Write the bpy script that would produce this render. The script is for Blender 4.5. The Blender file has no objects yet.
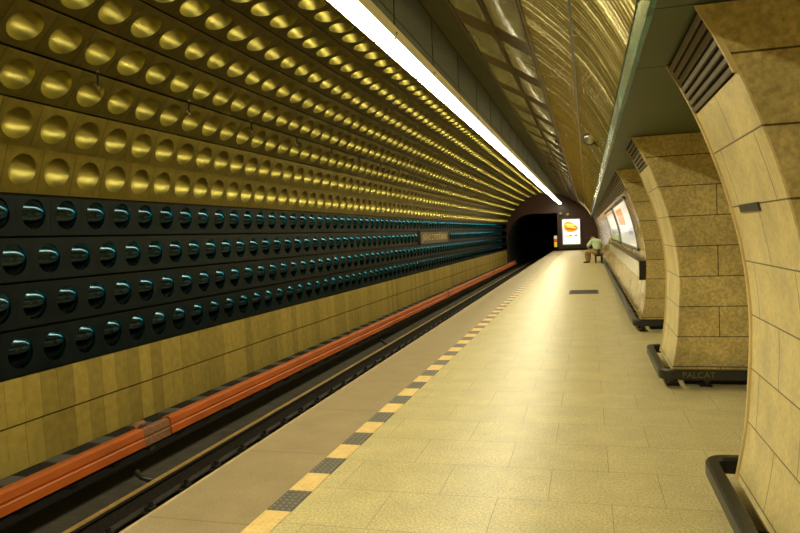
import bpy, math, random
from mathutils import Vector, Matrix
random.seed(7)
S = bpy.context.scene
COL = S.collection
H = 1.65                    # eye height over the platform
Y0, Y1 = -5.0, 56.0         # tunnel hall from behind the camera to the far end wall

# ------------------------------------------------------------------ helpers
class MB:
    def __init__(s):
        s.v = []; s.f = []; s.uv = []; s.mi = []; s.sm = []
    def face(s, pts, uv=None, m=0, sm=False):
        b = len(s.v); s.v.extend([tuple(p) for p in pts])
        s.f.append(tuple(range(b, b + len(pts)))); s.uv.append(uv); s.mi.append(m); s.sm.append(sm)
    def grid(s, rows, m=0, sm=True, uv=None, flip=False, close=False):
        b = len(s.v); nr = len(rows); nc = len(rows[0])
        for r in rows: s.v.extend([tuple(p) for p in r])
        for i in range(nr - 1):
            for j in range(nc if close else nc - 1):
                k = (j + 1) % nc
                q = [(i, j), (i, k), (i + 1, k), (i + 1, j)]
                if flip: q.reverse()
                s.f.append(tuple(b + a * nc + c for a, c in q))
                s.uv.append([uv[a][c] for a, c in q] if uv else None)
                s.mi.append(m); s.sm.append(sm)
    def box(s, x0, x1, y0, y1, z0, z1, m=0):
        P = [(x, y, z) for z in (z0, z1) for y in (y0, y1) for x in (x0, x1)]
        for q in ((0, 2, 3, 1), (4, 5, 7, 6), (0, 1, 5, 4), (2, 6, 7, 3), (0, 4, 6, 2), (1, 3, 7, 5)):
            s.face([P[i] for i in q], m=m)
    def bbox(s, x0, x1, y0, y1, z0, z1, b=.01, m=0):
        """box with chamfered edges"""
        import bmesh
        bm = bmesh.new(); bmesh.ops.create_cube(bm, size=1)
        for v in bm.verts:
            v.co = Vector((x0 if v.co.x < 0 else x1, y0 if v.co.y < 0 else y1, z0 if v.co.z < 0 else z1))
        bmesh.ops.bevel(bm, geom=list(bm.edges), offset=b, segments=2, affect='EDGES', profile=.6)
        off = len(s.v); s.v.extend([tuple(v.co) for v in bm.verts])
        bm.verts.index_update()
        for f in bm.faces:
            s.f.append(tuple(off + v.index for v in f.verts)); s.uv.append(None); s.mi.append(m); s.sm.append(False)
        bm.free()
    def tube(s, path, r, n=8, m=0, cap=True):
        rings = []
        N = len(path)
        for i, p in enumerate(path):
            p = Vector(p); a = Vector(path[max(i - 1, 0)]); c = Vector(path[min(i + 1, N - 1)])
            t = (c - a).normalized(); u = t.cross(Vector((0, 0, 1)))
            if u.length < 1e-3: u = t.cross(Vector((1, 0, 0)))
            u.normalize(); w = t.cross(u)
            rr = r[i] if isinstance(r, (list, tuple)) else r
            rings.append([p + u * (rr * math.cos(2 * math.pi * k / n)) + w * (rr * math.sin(2 * math.pi * k / n)) for k in range(n)])
        s.grid(rings, m=m, close=True)
        if cap:
            s.face(rings[0][::-1], m=m); s.face(rings[-1], m=m)
    def sweep(s, path, prof, m=0, cap=True, sm=False):
        """profile (side, up) swept along a level path"""
        rings = []; N = len(path)
        for i, p in enumerate(path):
            p = Vector(p); t1 = (Vector(path[min(i + 1, N - 1)]) - p); t0 = (p - Vector(path[max(i - 1, 0)]))
            t0 = t0.normalized() if t0.length else t1.normalized(); t1 = t1.normalized() if t1.length else t0
            t = (t0 + t1).normalized(); sd = Vector((t.y, -t.x, 0)); k = 1 / max(.4, t.dot(t0))
            rings.append([p + sd * (a * k) + Vector((0, 0, b)) for a, b in prof])
        s.grid(rings, m=m, close=True, sm=sm)
        if cap: s.face(rings[0][::-1], m=m); s.face(rings[-1], m=m)
    def extrude_y(s, prof, y0, y1, m=0, uvscale=None, cap=True, closed=True, capm=None):
        """closed XZ profile pushed along Y"""
        n = len(prof)
        d = 0
        for i in range(n if closed else n - 1):
            a = prof[i]; c = prof[(i + 1) % n]; L = math.hypot(c[0] - a[0], c[1] - a[1])
            s.face([(a[0], y0, a[1]), (a[0], y1, a[1]), (c[0], y1, c[1]), (c[0], y0, c[1])],
                   uv=[(y0, a[1]), (y1, a[1]), (y1, c[1]), (y0, c[1])], m=m)
            d += L
        if cap:
            cm = m if capm is None else capm
            s.face([(a[0], y0, a[1]) for a in prof], uv=[(a[0], a[1]) for a in prof], m=cm)
            s.face([(a[0], y1, a[1]) for a in prof][::-1], uv=[(a[0], a[1]) for a in prof][::-1], m=cm)
    def build(s, name, mats, parent=None, off=(0, 0, 0), kind=None):
        me = bpy.data.meshes.new(name)
        o3 = Vector(off)
        me.from_pydata([Vector(p) - o3 for p in s.v], [], s.f)
        if any(u is not None for u in s.uv):
            L = me.uv_layers.new(name='UVMap').data
            i = 0
            for f, u in zip(s.f, s.uv):
                for k in range(len(f)):
                    if u is not None: L[i].uv = u[k]
                    i += 1
        me.polygons.foreach_set('material_index', s.mi)
        me.polygons.foreach_set('use_smooth', s.sm)
        for m in (mats if isinstance(mats, (list, tuple)) else [mats]): me.materials.append(m)
        me.update()
        o = bpy.data.objects.new(name, me); COL.objects.link(o)
        if parent is not None: o.parent = parent
        if kind: o['kind'] = kind
        return o

def tag(o, label, cat, group=None, kind=None):
    o['label'] = label; o['category'] = cat
    if group: o['group'] = group
    if kind: o['kind'] = kind
    return o
def empty(name, loc):
    o = bpy.data.objects.new(name, None); COL.objects.link(o); o.location = loc; o.empty_display_size = .2
    return o
def copy_tree(o, parent=None):
    c = o.copy(); COL.objects.link(c)
    if parent is not None: c.parent = parent
    for ch in list(o.children): copy_tree(ch, c)
    return c
def text(name, body, size, mat, M, parent=None, sx=1.0):
    cu = bpy.data.curves.new(name, 'FONT'); cu.body = body; cu.size = size; cu.extrude = .002
    cu.align_x = 'CENTER'; cu.align_y = 'CENTER'; cu.resolution_u = 3
    tmp = bpy.data.objects.new('tmp_text', cu); COL.objects.link(tmp)
    bpy.context.view_layer.update()
    dg = bpy.context.evaluated_depsgraph_get()
    me = bpy.data.meshes.new_from_object(tmp.evaluated_get(dg))
    bpy.data.objects.remove(tmp)
    me.name = name
    me.transform(M @ Matrix.Diagonal((sx, 1, 1, 1)))
    me.materials.clear(); me.materials.append(mat)
    o = bpy.data.objects.new(name, me); COL.objects.link(o)
    if parent is not None: o.parent = parent
    return o

# ------------------------------------------------------------------ materials
def nodes(name):
    m = bpy.data.materials.new(name); m.use_nodes = True
    nt = m.node_tree; b = nt.nodes['Principled BSDF']
    return m, nt, b
def N(nt, t, **kw):
    n = nt.nodes.new(t)
    for k, v in kw.items():
        if k in n.inputs.keys() if isinstance(k, str) else False: n.inputs[k].default_value = v
        else: setattr(n, k, v)
    return n
def rgb(c): return (c[0], c[1], c[2], 1)
def simple(name, c, rough=.5, metal=0, var=.15, scale=6, bump=0, bscale=60, emit=None, spec=None, rvar=0, coord='Object', stretch=None):
    m, nt, b = nodes(name)
    b.inputs['Roughness'].default_value = rough; b.inputs['Metallic'].default_value = metal
    if spec is not None: b.inputs['Specular IOR Level'].default_value = spec
    tc = N(nt, 'ShaderNodeTexCoord')
    src = tc.outputs[coord]
    if stretch:
        mp = N(nt, 'ShaderNodeMapping'); mp.inputs['Scale'].default_value = stretch
        nt.links.new(src, mp.inputs['Vector']); src = mp.outputs[0]
    nz = N(nt, 'ShaderNodeTexNoise'); nz.inputs['Scale'].default_value = scale; nz.inputs['Detail'].default_value = 5
    nt.links.new(src, nz.inputs['Vector'])
    r = N(nt, 'ShaderNodeValToRGB')
    r.color_ramp.elements[0].position = .3; r.color_ramp.elements[1].position = .7
    r.color_ramp.elements[0].color = rgb([x * (1 - var) for x in c]); r.color_ramp.elements[1].color = rgb([min(1, x * (1 + var)) for x in c])
    nt.links.new(nz.outputs['Fac'], r.inputs[0]); nt.links.new(r.outputs[0], b.inputs['Base Color'])
    if rvar:
        mr = N(nt, 'ShaderNodeMapRange'); mr.inputs['To Min'].default_value = max(0.02, rough - rvar); mr.inputs['To Max'].default_value = rough + rvar
        nt.links.new(nz.outputs['Fac'], mr.inputs['Value']); nt.links.new(mr.outputs[0], b.inputs['Roughness'])
    if bump:
        n2 = N(nt, 'ShaderNodeTexNoise'); n2.inputs['Scale'].default_value = bscale; n2.inputs['Detail'].default_value = 4
        nt.links.new(src, n2.inputs['Vector'])
        bp = N(nt, 'ShaderNodeBump'); bp.inputs['Strength'].default_value = bump; bp.inputs['Distance'].default_value = .01
        nt.links.new(n2.outputs['Fac'], bp.inputs['Height']); nt.links.new(bp.outputs[0], b.inputs['Normal'])
    if emit:
        b.inputs['Emission Color'].default_value = rgb(emit[0]); b.inputs['Emission Strength'].default_value = emit[1]
    return m
def island(name, c, rough, metal, var, bump=0):
    """each tile its own brightness"""
    m, nt, b = nodes(name)
    b.inputs['Roughness'].default_value = rough; b.inputs['Metallic'].default_value = metal
    g = N(nt, 'ShaderNodeNewGeometry')
    r = N(nt, 'ShaderNodeValToRGB')
    r.color_ramp.elements[0].color = rgb([x * (1 - var) for x in c]); r.color_ramp.elements[1].color = rgb([x * (1 + var) for x in c])
    nt.links.new(g.outputs['Random Per Island'], r.inputs[0])
    tc = N(nt, 'ShaderNodeTexCoord')
    nz = N(nt, 'ShaderNodeTexNoise'); nz.inputs['Scale'].default_value = 9; nz.inputs['Detail'].default_value = 6
    nt.links.new(tc.outputs['Object'], nz.inputs['Vector'])
    mx = N(nt, 'ShaderNodeMixRGB', blend_type='OVERLAY'); mx.inputs[0].default_value = .35
    nt.links.new(r.outputs[0], mx.inputs[1]); nt.links.new(nz.outputs['Fac'], mx.inputs[2])
    nt.links.new(mx.outputs[0], b.inputs['Base Color'])
    if bump:
        bp = N(nt, 'ShaderNodeBump'); bp.inputs['Strength'].default_value = bump; bp.inputs['Distance'].default_value = .01
        nt.links.new(nz.outputs['Fac'], bp.inputs['Height']); nt.links.new(bp.outputs[0], b.inputs['Normal'])
    return m
def slabs(name, c1, c2, bw, bh, mortar, mcol, rough, metal=0, off=(0, 0), speck=.25, sscale=90, coord='UV', offset=.5, rvar=.08, blot=.2, spec=.5):
    m, nt, b = nodes(name)
    tc = N(nt, 'ShaderNodeTexCoord'); mp = N(nt, 'ShaderNodeMapping')
    mp.inputs['Location'].default_value = (off[0], off[1], 0)
    nt.links.new(tc.outputs[coord], mp.inputs['Vector'])
    br = N(nt, 'ShaderNodeTexBrick'); br.offset = offset
    br.inputs['Scale'].default_value = 1; br.inputs['Brick Width'].default_value = bw; br.inputs['Row Height'].default_value = bh
    br.inputs['Mortar Size'].default_value = mortar; br.inputs['Mortar Smooth'].default_value = .1; br.inputs['Bias'].default_value = 0
    br.inputs['Color1'].default_value = rgb(c1); br.inputs['Color2'].default_value = rgb(c2); br.inputs['Mortar'].default_value = rgb(mcol)
    nt.links.new(mp.outputs[0], br.inputs['Vector'])
    n1 = N(nt, 'ShaderNodeTexNoise'); n1.inputs['Scale'].default_value = sscale; n1.inputs['Detail'].default_value = 3
    n2 = N(nt, 'ShaderNodeTexNoise'); n2.inputs['Scale'].default_value = 3.1; n2.inputs['Detail'].default_value = 6; n2.inputs['Roughness'].default_value = .65
    for n in (n1, n2): nt.links.new(tc.outputs['Object'], n.inputs['Vector'])
    def ramp(n, lo, hi, v):
        r = N(nt, 'ShaderNodeValToRGB'); r.color_ramp.elements[0].position = lo; r.color_ramp.elements[1].position = hi
        r.color_ramp.elements[0].color = (1 - v, 1 - v, 1 - v, 1); r.color_ramp.elements[1].color = (1 + v, 1 + v, 1 + v, 1)
        nt.links.new(n.outputs['Fac'], r.inputs[0]); return r
    r1 = ramp(n1, .35, .65, speck); r2 = ramp(n2, .3, .7, blot)
    a = N(nt, 'ShaderNodeMixRGB', blend_type='MULTIPLY'); a.inputs[0].default_value = 1
    d = N(nt, 'ShaderNodeMixRGB', blend_type='MULTIPLY'); d.inputs[0].default_value = 1
    nt.links.new(br.outputs['Color'], a.inputs[1]); nt.links.new(r1.outputs[0], a.inputs[2])
    nt.links.new(a.outputs[0], d.inputs[1]); nt.links.new(r2.outputs[0], d.inputs[2])
    nt.links.new(d.outputs[0], b.inputs['Base Color'])
    mr = N(nt, 'ShaderNodeMapRange'); mr.inputs['To Min'].default_value = max(.03, rough - rvar); mr.inputs['To Max'].default_value = rough + rvar
    nt.links.new(n2.outputs['Fac'], mr.inputs['Value']); nt.links.new(mr.outputs[0], b.inputs['Roughness'])
    b.inputs['Metallic'].default_value = metal; b.inputs['Specular IOR Level'].default_value = spec
    bp = N(nt, 'ShaderNodeBump'); bp.inputs['Strength'].default_value = .4; bp.inputs['Distance'].default_value = .004; bp.invert = True
    nt.links.new(br.outputs['Fac'], bp.inputs['Height']); nt.links.new(bp.outputs[0], b.inputs['Normal'])
    return m
def emit(name, c, s):
    m = bpy.data.materials.new(name); m.use_nodes = True; nt = m.node_tree
    nt.nodes.remove(nt.nodes['Principled BSDF'])
    e = N(nt, 'ShaderNodeEmission'); e.inputs['Color'].default_value = rgb(c); e.inputs['Strength'].default_value = s
    nt.links.new(e.outputs[0], nt.nodes['Material Output'].inputs['Surface'])
    return m

M = {}
M['gold'] = island('gold_anodised', (.235, .20, .05), .34, 1, .10)  # same gold as the hollows, darkened: shade on the flats put into colour
M['bowl'] = simple('gold_hollow', (.40, .355, .095), .38, 1, .08, 3)
M['goldtile'] = island('gold_plain_tiles', (.45, .34, .078), .40, .45, .22, .08)
M['blue'] = simple('blue_black_anodised', (.032, .058, .085), .12, 1, .3, 1.2)
M['blue'].node_tree.nodes['Principled BSDF'].inputs['Specular Tint'].default_value = (.3, .6, .8, 1)
M['bluepanel'] = simple('blue_black_panel', (.006, .011, .0115), .36, 0, .3, 3, spec=.12)  # same metal as the domes; the dark it reflects is put into the colour
M['backing'] = simple('dark_backing', (.012, .011, .008), .9)
M['concrete'] = simple('track_concrete', (.052, .046, .038), .85, 0, .35, 5, .5, 30)
M['darkwall'] = simple('dark_track_wall', (.02, .018, .014), .85, 0, .3, 5)
M['floor'] = slabs('granite_slabs', (.55, .475, .25), (.58, .50, .265), .68, .572, .0025, (.30, .255, .13), .36, off=(.585, 1.56 - .004), speck=.24, sscale=70, coord='Object', offset=.55, blot=.13, spec=.28)
M['edge'] = slabs('edge_slabs', (.34, .265, .155), (.36, .28, .165), 4.0, 1.3, .004, (.17, .13, .08), .4, off=(0.9, .37), speck=.14, sscale=80, coord='Object', offset=0, blot=.14, spec=.4)
M['lip'] = simple('platform_lip', (.48, .37, .22), .45)
M['tact_y'] = simple('tactile_cream', (.80, .58, .24), .5, 0, .08, 12)
M['tact_d'] = simple('tactile_dark', (.11, .105, .09), .5, 0, .15, 12)
M['tact_ds'] = simple('tactile_dark_stud', (.26, .24, .19), .5, 0, .1, 12)
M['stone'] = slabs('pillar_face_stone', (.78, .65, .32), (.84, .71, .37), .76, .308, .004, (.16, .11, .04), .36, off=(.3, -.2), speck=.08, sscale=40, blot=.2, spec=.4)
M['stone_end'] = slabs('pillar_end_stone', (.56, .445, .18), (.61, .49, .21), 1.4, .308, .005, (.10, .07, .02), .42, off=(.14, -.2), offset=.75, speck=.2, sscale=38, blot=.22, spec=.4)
M['polished'] = slabs('polished_wall_stone', (.56, .40, .15), (.62, .45, .18), 1.2, .308, .003, (.18, .12, .05), .17, off=(0, -.2), speck=.08, sscale=40, blot=.2, rvar=.05, spec=.45)
M['corner'] = simple('corner_strip', (.70, .56, .26), .35, 0, .1, 8)
M['soffit'] = simple('soffit_green', (.050, .072, .028), .5, 0, .12, 1.5)
M['ceil_dark'] = simple('ceiling_dark_green', (.055, .056, .026), .55, .1, .2, 1.2)
M['frame'] = simple('bronze_frame', (.14, .10, .04), .45, .5, .2, 8)
M['glass'] = simple('grey_ribbed_glass', (.30, .30, .225), .07, .1, .14, 3, .10, 2.2)
M['teal'] = simple('teal_glossy_strip', (.11, .28, .19), .16, .3, .35, 2.3, .15, 5, stretch=(1, .8, 1), rvar=.1)
M['grille'] = simple('grille_slat', (.20, .165, .12), .45, .3, .15, 10)
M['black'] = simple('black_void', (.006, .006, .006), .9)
M['rubber'] = simple('black_rubber', (.018, .018, .016), .38, 0, .3, 20, .1, 40)
M['steel'] = simple('dark_steel', (.045, .04, .034), .5, .6, .3, 15)
M['railtop'] = simple('rail_running_surface', (.80, .62, .24), .35, .8, .15, 10)
M['rust'] = simple('rail_side', (.03, .024, .018), .7, .3, .3, 15)
M['orange'] = simple('orange_cover', (.44, .095, .010), .5, 0, .16, 4, stretch=(1, .4, 1))
M['brown'] = simple('joint_brown', (.22, .10, .045), .7, 0, .25, 20, .3, 40)
M['bracket'] = simple('grey_bracket', (.075, .075, .068), .7, .2, .2, 10)
M['endwall'] = slabs('brown_end_wall', (.040, .010, .007), (.046, .012, .008), 1.2, .6, .004, (.03, .01, .008), .4, coord='UV', speck=.1)
M['lamp'] = emit('lamp_diffuser', (1.0, .90, .56), 26.0)
M['lampside'] = emit('lamp_diffuser_side', (1.0, .90, .56), 30.0)
M['housing'] = simple('lamp_housing', (.62, .52, .24), .5, 0, .05, 3, emit=((.6, .46, .15), .25))
M['wire'] = simple('hanger_wire', (.10, .09, .06), .5, .6)
M['white'] = simple('white_board', (.72, .70, .62), .12, 0, .04, 5)
M['signdark'] = simple('sign_dark_frame', (.05, .045, .03), .35, .4)
M['signtext'] = simple('sign_gold_letters', (.55, .40, .12), .4, .3, emit=((.5, .35, .1), .12))
M['lb_white'] = emit('lightbox_white', (1, .97, .86), 1.5)
M['lb_orange'] = emit('lightbox_orange', (1, .36, .02), 1.1)
M['lb_yellow'] = emit('lightbox_yellow', (1, .62, .10), 1.5)
M['lb_red'] = emit('lightbox_red', (.75, .16, .02), .9)
M['lb_grey'] = emit('lightbox_grey', (.45, .42, .42), .8)
M['lb_blue'] = emit('lightbox_blue', (.25, .55, .9), 1.0)
M['alu'] = simple('brushed_aluminium', (.45, .45, .43), .35, .8)
M['red'] = simple('red_sign', (.7, .10, .05), .5, emit=((.7, .1, .05), .2))
M['yellow'] = simple('yellow_sign', (.85, .66, .05), .5, emit=((.85, .6, .05), .25))
M['whitesign'] = simple('white_sign', (.8, .75, .65), .5, emit=((.8, .75, .65), .2))
M['wood'] = simple('dark_bench_wood', (.06, .045, .03), .4, 0, .3, 10, stretch=(6, .6, 6))
M['shirt'] = simple('pale_green_shirt', (.62, .82, .64), .85, 0, .1, 8)
M['trouser'] = simple('beige_trousers', (.40, .29, .13), .85, 0, .1, 8)
M['skin'] = simple('skin', (.52, .30, .18), .55, 0, .05, 10)
M['hair'] = simple('dark_hair', (.03, .02, .012), .6)
M['shoe'] = simple('dark_shoe', (.03, .024, .02), .5)
M['belt'] = simple('dark_belt', (.02, .018, .015), .5)
M['graffiti'] = simple('faded_olive_paint', (.16, .14, .04), .7)
M['refl_o'] = simple('reflection_orange', (.80, .32, .02), .15, 0, .12, 6, emit=((.9, .35, .03), .35))  # wall reflections painted as faintly glowing colours
M['refl_w'] = simple('reflection_white', (.82, .80, .72), .12, 0, .05, 3, emit=((.9, .86, .74), .35))
M['refl_g'] = simple('reflection_pale_green', (.50, .55, .30), .12, 0, .1, 3, emit=((.5, .52, .25), .12))
M['sticker'] = simple('dark_plastic', (.06, .05, .055), .4)
M['hall'] = simple('hall_stone', (.45, .34, .15), .5, 0, .15, 2)

def brass():
    m, nt, b = nodes('brass_corrugated')
    b.inputs['Metallic'].default_value = .8; b.inputs['Roughness'].default_value = .24
    tc = N(nt, 'ShaderNodeTexCoord')
    nz = N(nt, 'ShaderNodeTexNoise'); nz.inputs['Scale'].default_value = 1.3; nz.inputs['Detail'].default_value = 4
    nt.links.new(tc.outputs['Object'], nz.inputs['Vector'])
    r = N(nt, 'ShaderNodeValToRGB'); r.color_ramp.elements[0].position = .3; r.color_ramp.elements[1].position = .7
    r.color_ramp.elements[0].color = (.72, .56, .10, 1); r.color_ramp.elements[1].color = (.88, .72, .18, 1)
    nt.links.new(nz.outputs['Fac'], r.inputs[0]); nt.links.new(r.outputs[0], b.inputs['Base Color'])
    mp = N(nt, 'ShaderNodeMapping'); mp.inputs['Scale'].default_value = (1, 14, 1)
    nt.links.new(tc.outputs['Object'], mp.inputs['Vector'])
    n2 = N(nt, 'ShaderNodeTexNoise'); n2.inputs['Scale'].default_value = 1.0; n2.inputs['Detail'].default_value = 2
    nt.links.new(mp.outputs[0], n2.inputs['Vector'])
    bp = N(nt, 'ShaderNodeBump'); bp.inputs['Strength'].default_value = .5; bp.inputs['Distance'].default_value = .02
    nt.links.new(n2.outputs['Fac'], bp.inputs['Height']); nt.links.new(bp.outputs[0], b.inputs['Normal'])
    return m
M['brass'] = brass()

# ------------------------------------------------------------------ left tunnel wall
CX, CZ, RL, PP = -3.03, 1.316, 3.34, .53
def ang(k): return math.radians(-36.9 + 9.1 * k)
def lp(a, r=RL): return (CX - r * math.cos(a), CZ + r * math.sin(a))

XW = -6.36
ROWP = [(XW, -.86), (XW, -.32), (XW, .222), (XW, .765), (XW, 1.305), (XW, 1.835), (-6.33, 2.37)] + [lp(ang(k)) for k in range(7, 15)]
bk = MB()                                        # curved shell behind the cladding, from the track bed to the crown
shell = [(XW + .02, -1.42), (XW + .02, -.86), (XW - .3, -.8), (XW - .3, 2.0)] + [lp(math.radians(d), RL + .30) for d in [20 + 3 * i for i in range(24)]]
for i in range(len(shell) - 1):
    a, c = shell[i], shell[i + 1]
    bk.face([(a[0], Y0, a[1]), (a[0], Y1, a[1]), (c[0], Y1, c[1]), (c[0], Y0, c[1])], m=1 if i == 0 else 0, sm=i > 3)
wall_left = bk.build('wall_left', [M['backing'], M['darkwall']], kind='structure')

def frame_of(k):
    """centre, up-slope and inward vectors of cladding row k"""
    a, c = ROWP[k], ROWP[k + 1]
    P = Vector((a[0], 0, a[1])); Q = Vector((c[0], 0, c[1])); v = (Q - P)
    L = v.length; v.normalize(); n = Vector((v.z, 0, -v.x))
    return (P + Q) / 2, v, n, L

def dome_row(k, sign, a, b, depth, name, mats, skip=None):
    c, v, n, L = frame_of(k)
    tl = {6: .16, 7: .04, 8: .02}.get(k, .022)
    mb = MB(); hv = L / 2 - (.013 if k < 8 else .018); hu = PP / 2 - .003
    ph = (.88 if k % 2 == 0 else .40) * PP + {2: .06, 3: .045, 4: .06, 5: .10, 6: .075}.get(k, 0)
    amax = math.radians(72 if sign < 0 else 32)
    i0 = int(-1.5 / PP)
    def P(y, u, vv, h):
        t = (-tl * vv / (2 * hv) if sign < 0 else .018 * (.5 + vv / (2 * hv)))  # lower edge stands proud: overlapping rows
        return c + Vector((0, y + u, 0)) + v * vv + n * (h + t)
    for i in range(i0, int((Y1 - .3) / PP)):
        y = ph + i * PP
        if y > Y1 - .3 or (skip and skip[0] - .1 < y < skip[1] + .1): continue
        near = y < 24
        Nn = 24 if near else 12; J = 6 if near else 3
        if y < 4: Nn, J = 16, 3
        out = []; rim = []
        for q in range(Nn):
            f = 2 * math.pi * q / Nn + math.pi / 4
            cu, cv = math.cos(f), math.sin(f); s = 1 / max(abs(cu), abs(cv))
            out.append(P(y, cu * s * hu, cv * s * hv, 0)); rim.append(P(y, cu * a, cv * b, 0))
        mb.grid([out, rim], close=True, sm=False, m=0)
        rings = []
        for j in range(J):
            al = amax * (1 - j / J); rho = math.sin(al) / math.sin(amax); h = sign * depth * (math.cos(al) - math.cos(amax)) / (1 - math.cos(amax))
            rings.append([P(y, math.cos(2 * math.pi * q / Nn + math.pi / 4) * a * rho, math.sin(2 * math.pi * q / Nn + math.pi / 4) * b * rho, h) for q in range(Nn)])
        mb.grid(rings, close=True, m=1)
        base = len(mb.v) - Nn; mb.v.append(tuple(P(y, 0, 0, sign * depth)))
        for q in range(Nn):
            mb.f.append((base + q, base + (q + 1) % Nn, len(mb.v) - 1)); mb.uv.append(None); mb.mi.append(1); mb.sm.append(True)
        # underside lip of the panel
        mb.face([P(y, -hu, -hv, 0), P(y, hu, -hv, 0), P(y, hu, -hv, -.045), P(y, -hu, -hv, -.045)], m=0)
        mb.face([P(y, -hu, hv, 0), P(y, hu, hv, 0), P(y, hu, hv, -.03), P(y, -hu, hv, -.03)], m=0)
    return mb.build(name, mats, wall_left)

for k in (0, 1):                                  # two rows of plain gold tiles
    c, v, n, L = frame_of(k); mb = MB(); w = PP / 2
    for i in range(int(Y0 / w), int(Y1 / w)):
        y0 = i * w + .002; y1 = y0 + w - .004; h = L / 2 - .012
        d = random.uniform(0, .004)
        q = [c + Vector((0, yy, 0)) + v * vv + n * (d + .02 * (.5 - vv / (2 * h))) for yy, vv in ((y0, -h), (y1, -h), (y1, h), (y0, h))]
        r = [p - n * .04 for p in q]
        b0 = len(mb.v); mb.v.extend([tuple(p) for p in q + r])
        for f in ((0, 1, 2, 3), (0, 4, 5, 1), (1, 5, 6, 2), (2, 6, 7, 3), (3, 7, 4, 0)):
            mb.f.append(tuple(b0 + x for x in f)); mb.uv.append(None); mb.mi.append(0); mb.sm.append(False)
    o = mb.build('gold_tile_row', M['goldtile'], wall_left)
SIGN = (25.9, 31.6)
for k in range(2, 6):
    o = dome_row(k, 1, .182, .180, .053, 'blue_dome_panel_row', [M['bluepanel'], M['blue']], SIGN if k == 4 else None)
for k in range(6, 14):
    o = dome_row(k, -1, .200, .176, .125 if k < 8 else .165, 'gold_hollow_panel_row', [M['gold'], M['bowl']])

# station sign let into the second blue row from the top
c, v, n, L = frame_of(4)
t = empty('station_sign', (c.x, (SIGN[0] + SIGN[1]) / 2, c.z - L / 2)); off = t.location
tag(t, 'dark station name sign with gold lettering set among the blue dome panels', 'sign')
mb = MB()
def SP(y, vv, h): return c + Vector((0, y, 0)) + v * vv + n * h
def sbox(mb, y0, y1, v0, v1, h0, h1, m=0):
    P = [SP(y, a, h) for h in (h0, h1) for a in (v0, v1) for y in (y0, y1)]
    for q in ((0, 2, 3, 1), (4, 5, 7, 6), (0, 1, 5, 4), (2, 6, 7, 3), (0, 4, 6, 2), (1, 3, 7, 5)):
        mb.face([P[i] for i in q], m=m)
sbox(mb, SIGN[0] + .05, SIGN[1] - .05, -.22, .22, -.02, .05)
mb.build('sign_board', M['signdark'], t, off)
fr = MB(); y0, y1 = SIGN
for q in ((y0, y1, -.245, -.215), (y0, y1, .215, .245), (y0, y0 + .06, -.22, .22), (y1 - .06, y1, -.22, .22)): sbox(fr, *q, -.02, .08)
fr.build('sign_frame', M['frame'], t, off)
# baseline runs along +Y, letters rise along v, faces inward n
Mx = Matrix(((0, v.x, n.x, 0), (1, v.y, n.y, 0), (0, v.z, n.z, 0), (0, 0, 0, 1)))
Mx.translation = SP((SIGN[0] + SIGN[1]) / 2, 0, .055) - off
text('lettering', 'JI\u0158\u00cdHO Z POD\u011aBRAD', .36, M['signtext'], Mx, t, 1.42)

# small clamps bridging a seam of the gold panels
c, v, n, L = frame_of(9)
hk = empty('seam_clamp', (0, 0, 0))
mb = MB()
p0 = c - v * (L / 2) + n * .05
p0 = c - v * (L / 2) + n * .05; DN = Vector((0, 0, -1))
mb.tube([p0 - DN * .06, p0 + DN * .14], .011, 6)
mb.build('clamp_bar', M['black'], hk)
for s in (-.05, .13):
    q = MB(); q.tube([p0 + DN * s - n * .05, p0 + DN * s + n * .014], .016, 8); q.build('bolt', M['alu'], hk)
tag(hk, 'small dark clamp with two bolts across a seam of the gold hollow panels', 'clamp', 'small clamps along a seam of the gold wall')
for i in range(18):
    o = hk if i == 0 else copy_tree(hk)
    o.location = (0, 6.71 + 1.855 * i, 0)

# ------------------------------------------------------------------ ceiling: dark crown, lamp-panel frame, brass, teal strip, soffit
XC = [(-3.06, 4.65), (-2.4, 4.59), (-1.85, 4.45), (-1.40, 4.23)]
XF = [(-1.40, 4.23), (-.95, 3.97), (-.53, 3.70)]
XB = [(-.53, 3.70), (-.415, 3.602), (-.30, 3.495), (-.19, 3.385), (-.08, 3.265)]
XB2 = [(-.065, 3.25), (.03, 3.135), (.115, 3.01), (.195, 2.87), (.262, 2.735)]
mb = MB()
def sheet(mb, prof, y0, y1, m=0, sm=True):
    rows = [[(a[0], y0, a[1]), (a[0], y1, a[1])] for a in prof]
    mb.grid(rows, m=m, sm=sm)
sheet(mb, [(-3.1, 4.95), (-2.4, 4.86), (-1.4, 4.45), (-.5, 3.9), (.0, 3.35), (.29, 2.9), (.29, 2.62)], Y0, Y1)
ceiling = mb.build('ceiling', [M['backing']], kind='structure')
mb = MB()                                        # dark cladding sheets with narrow joints
for a, c in zip(XC[:-1], XC[1:]):
    y = Y0
    while y < Y1:
        ye = min(y + 3.84, Y1)
        d = Vector((c[0] - a[0], 0, c[1] - a[1])); d.normalize()
        A = Vector((a[0], 0, a[1])) + d * .008; B = Vector((c[0], 0, c[1])) - d * .008
        mb.face([A + Vector((0, y + .006, 0)), A + Vector((0, ye - .006, 0)), B + Vector((0, ye - .006, 0)), B + Vector((0, y + .006, 0))])
        y = ye
mb.build('dark_cladding', M['ceil_dark'], ceiling)
mb = MB()                                        # bronze grid that holds the ceiling panels
Y_BAR = 7.68; PG = 1.95; BAR = .58
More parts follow.
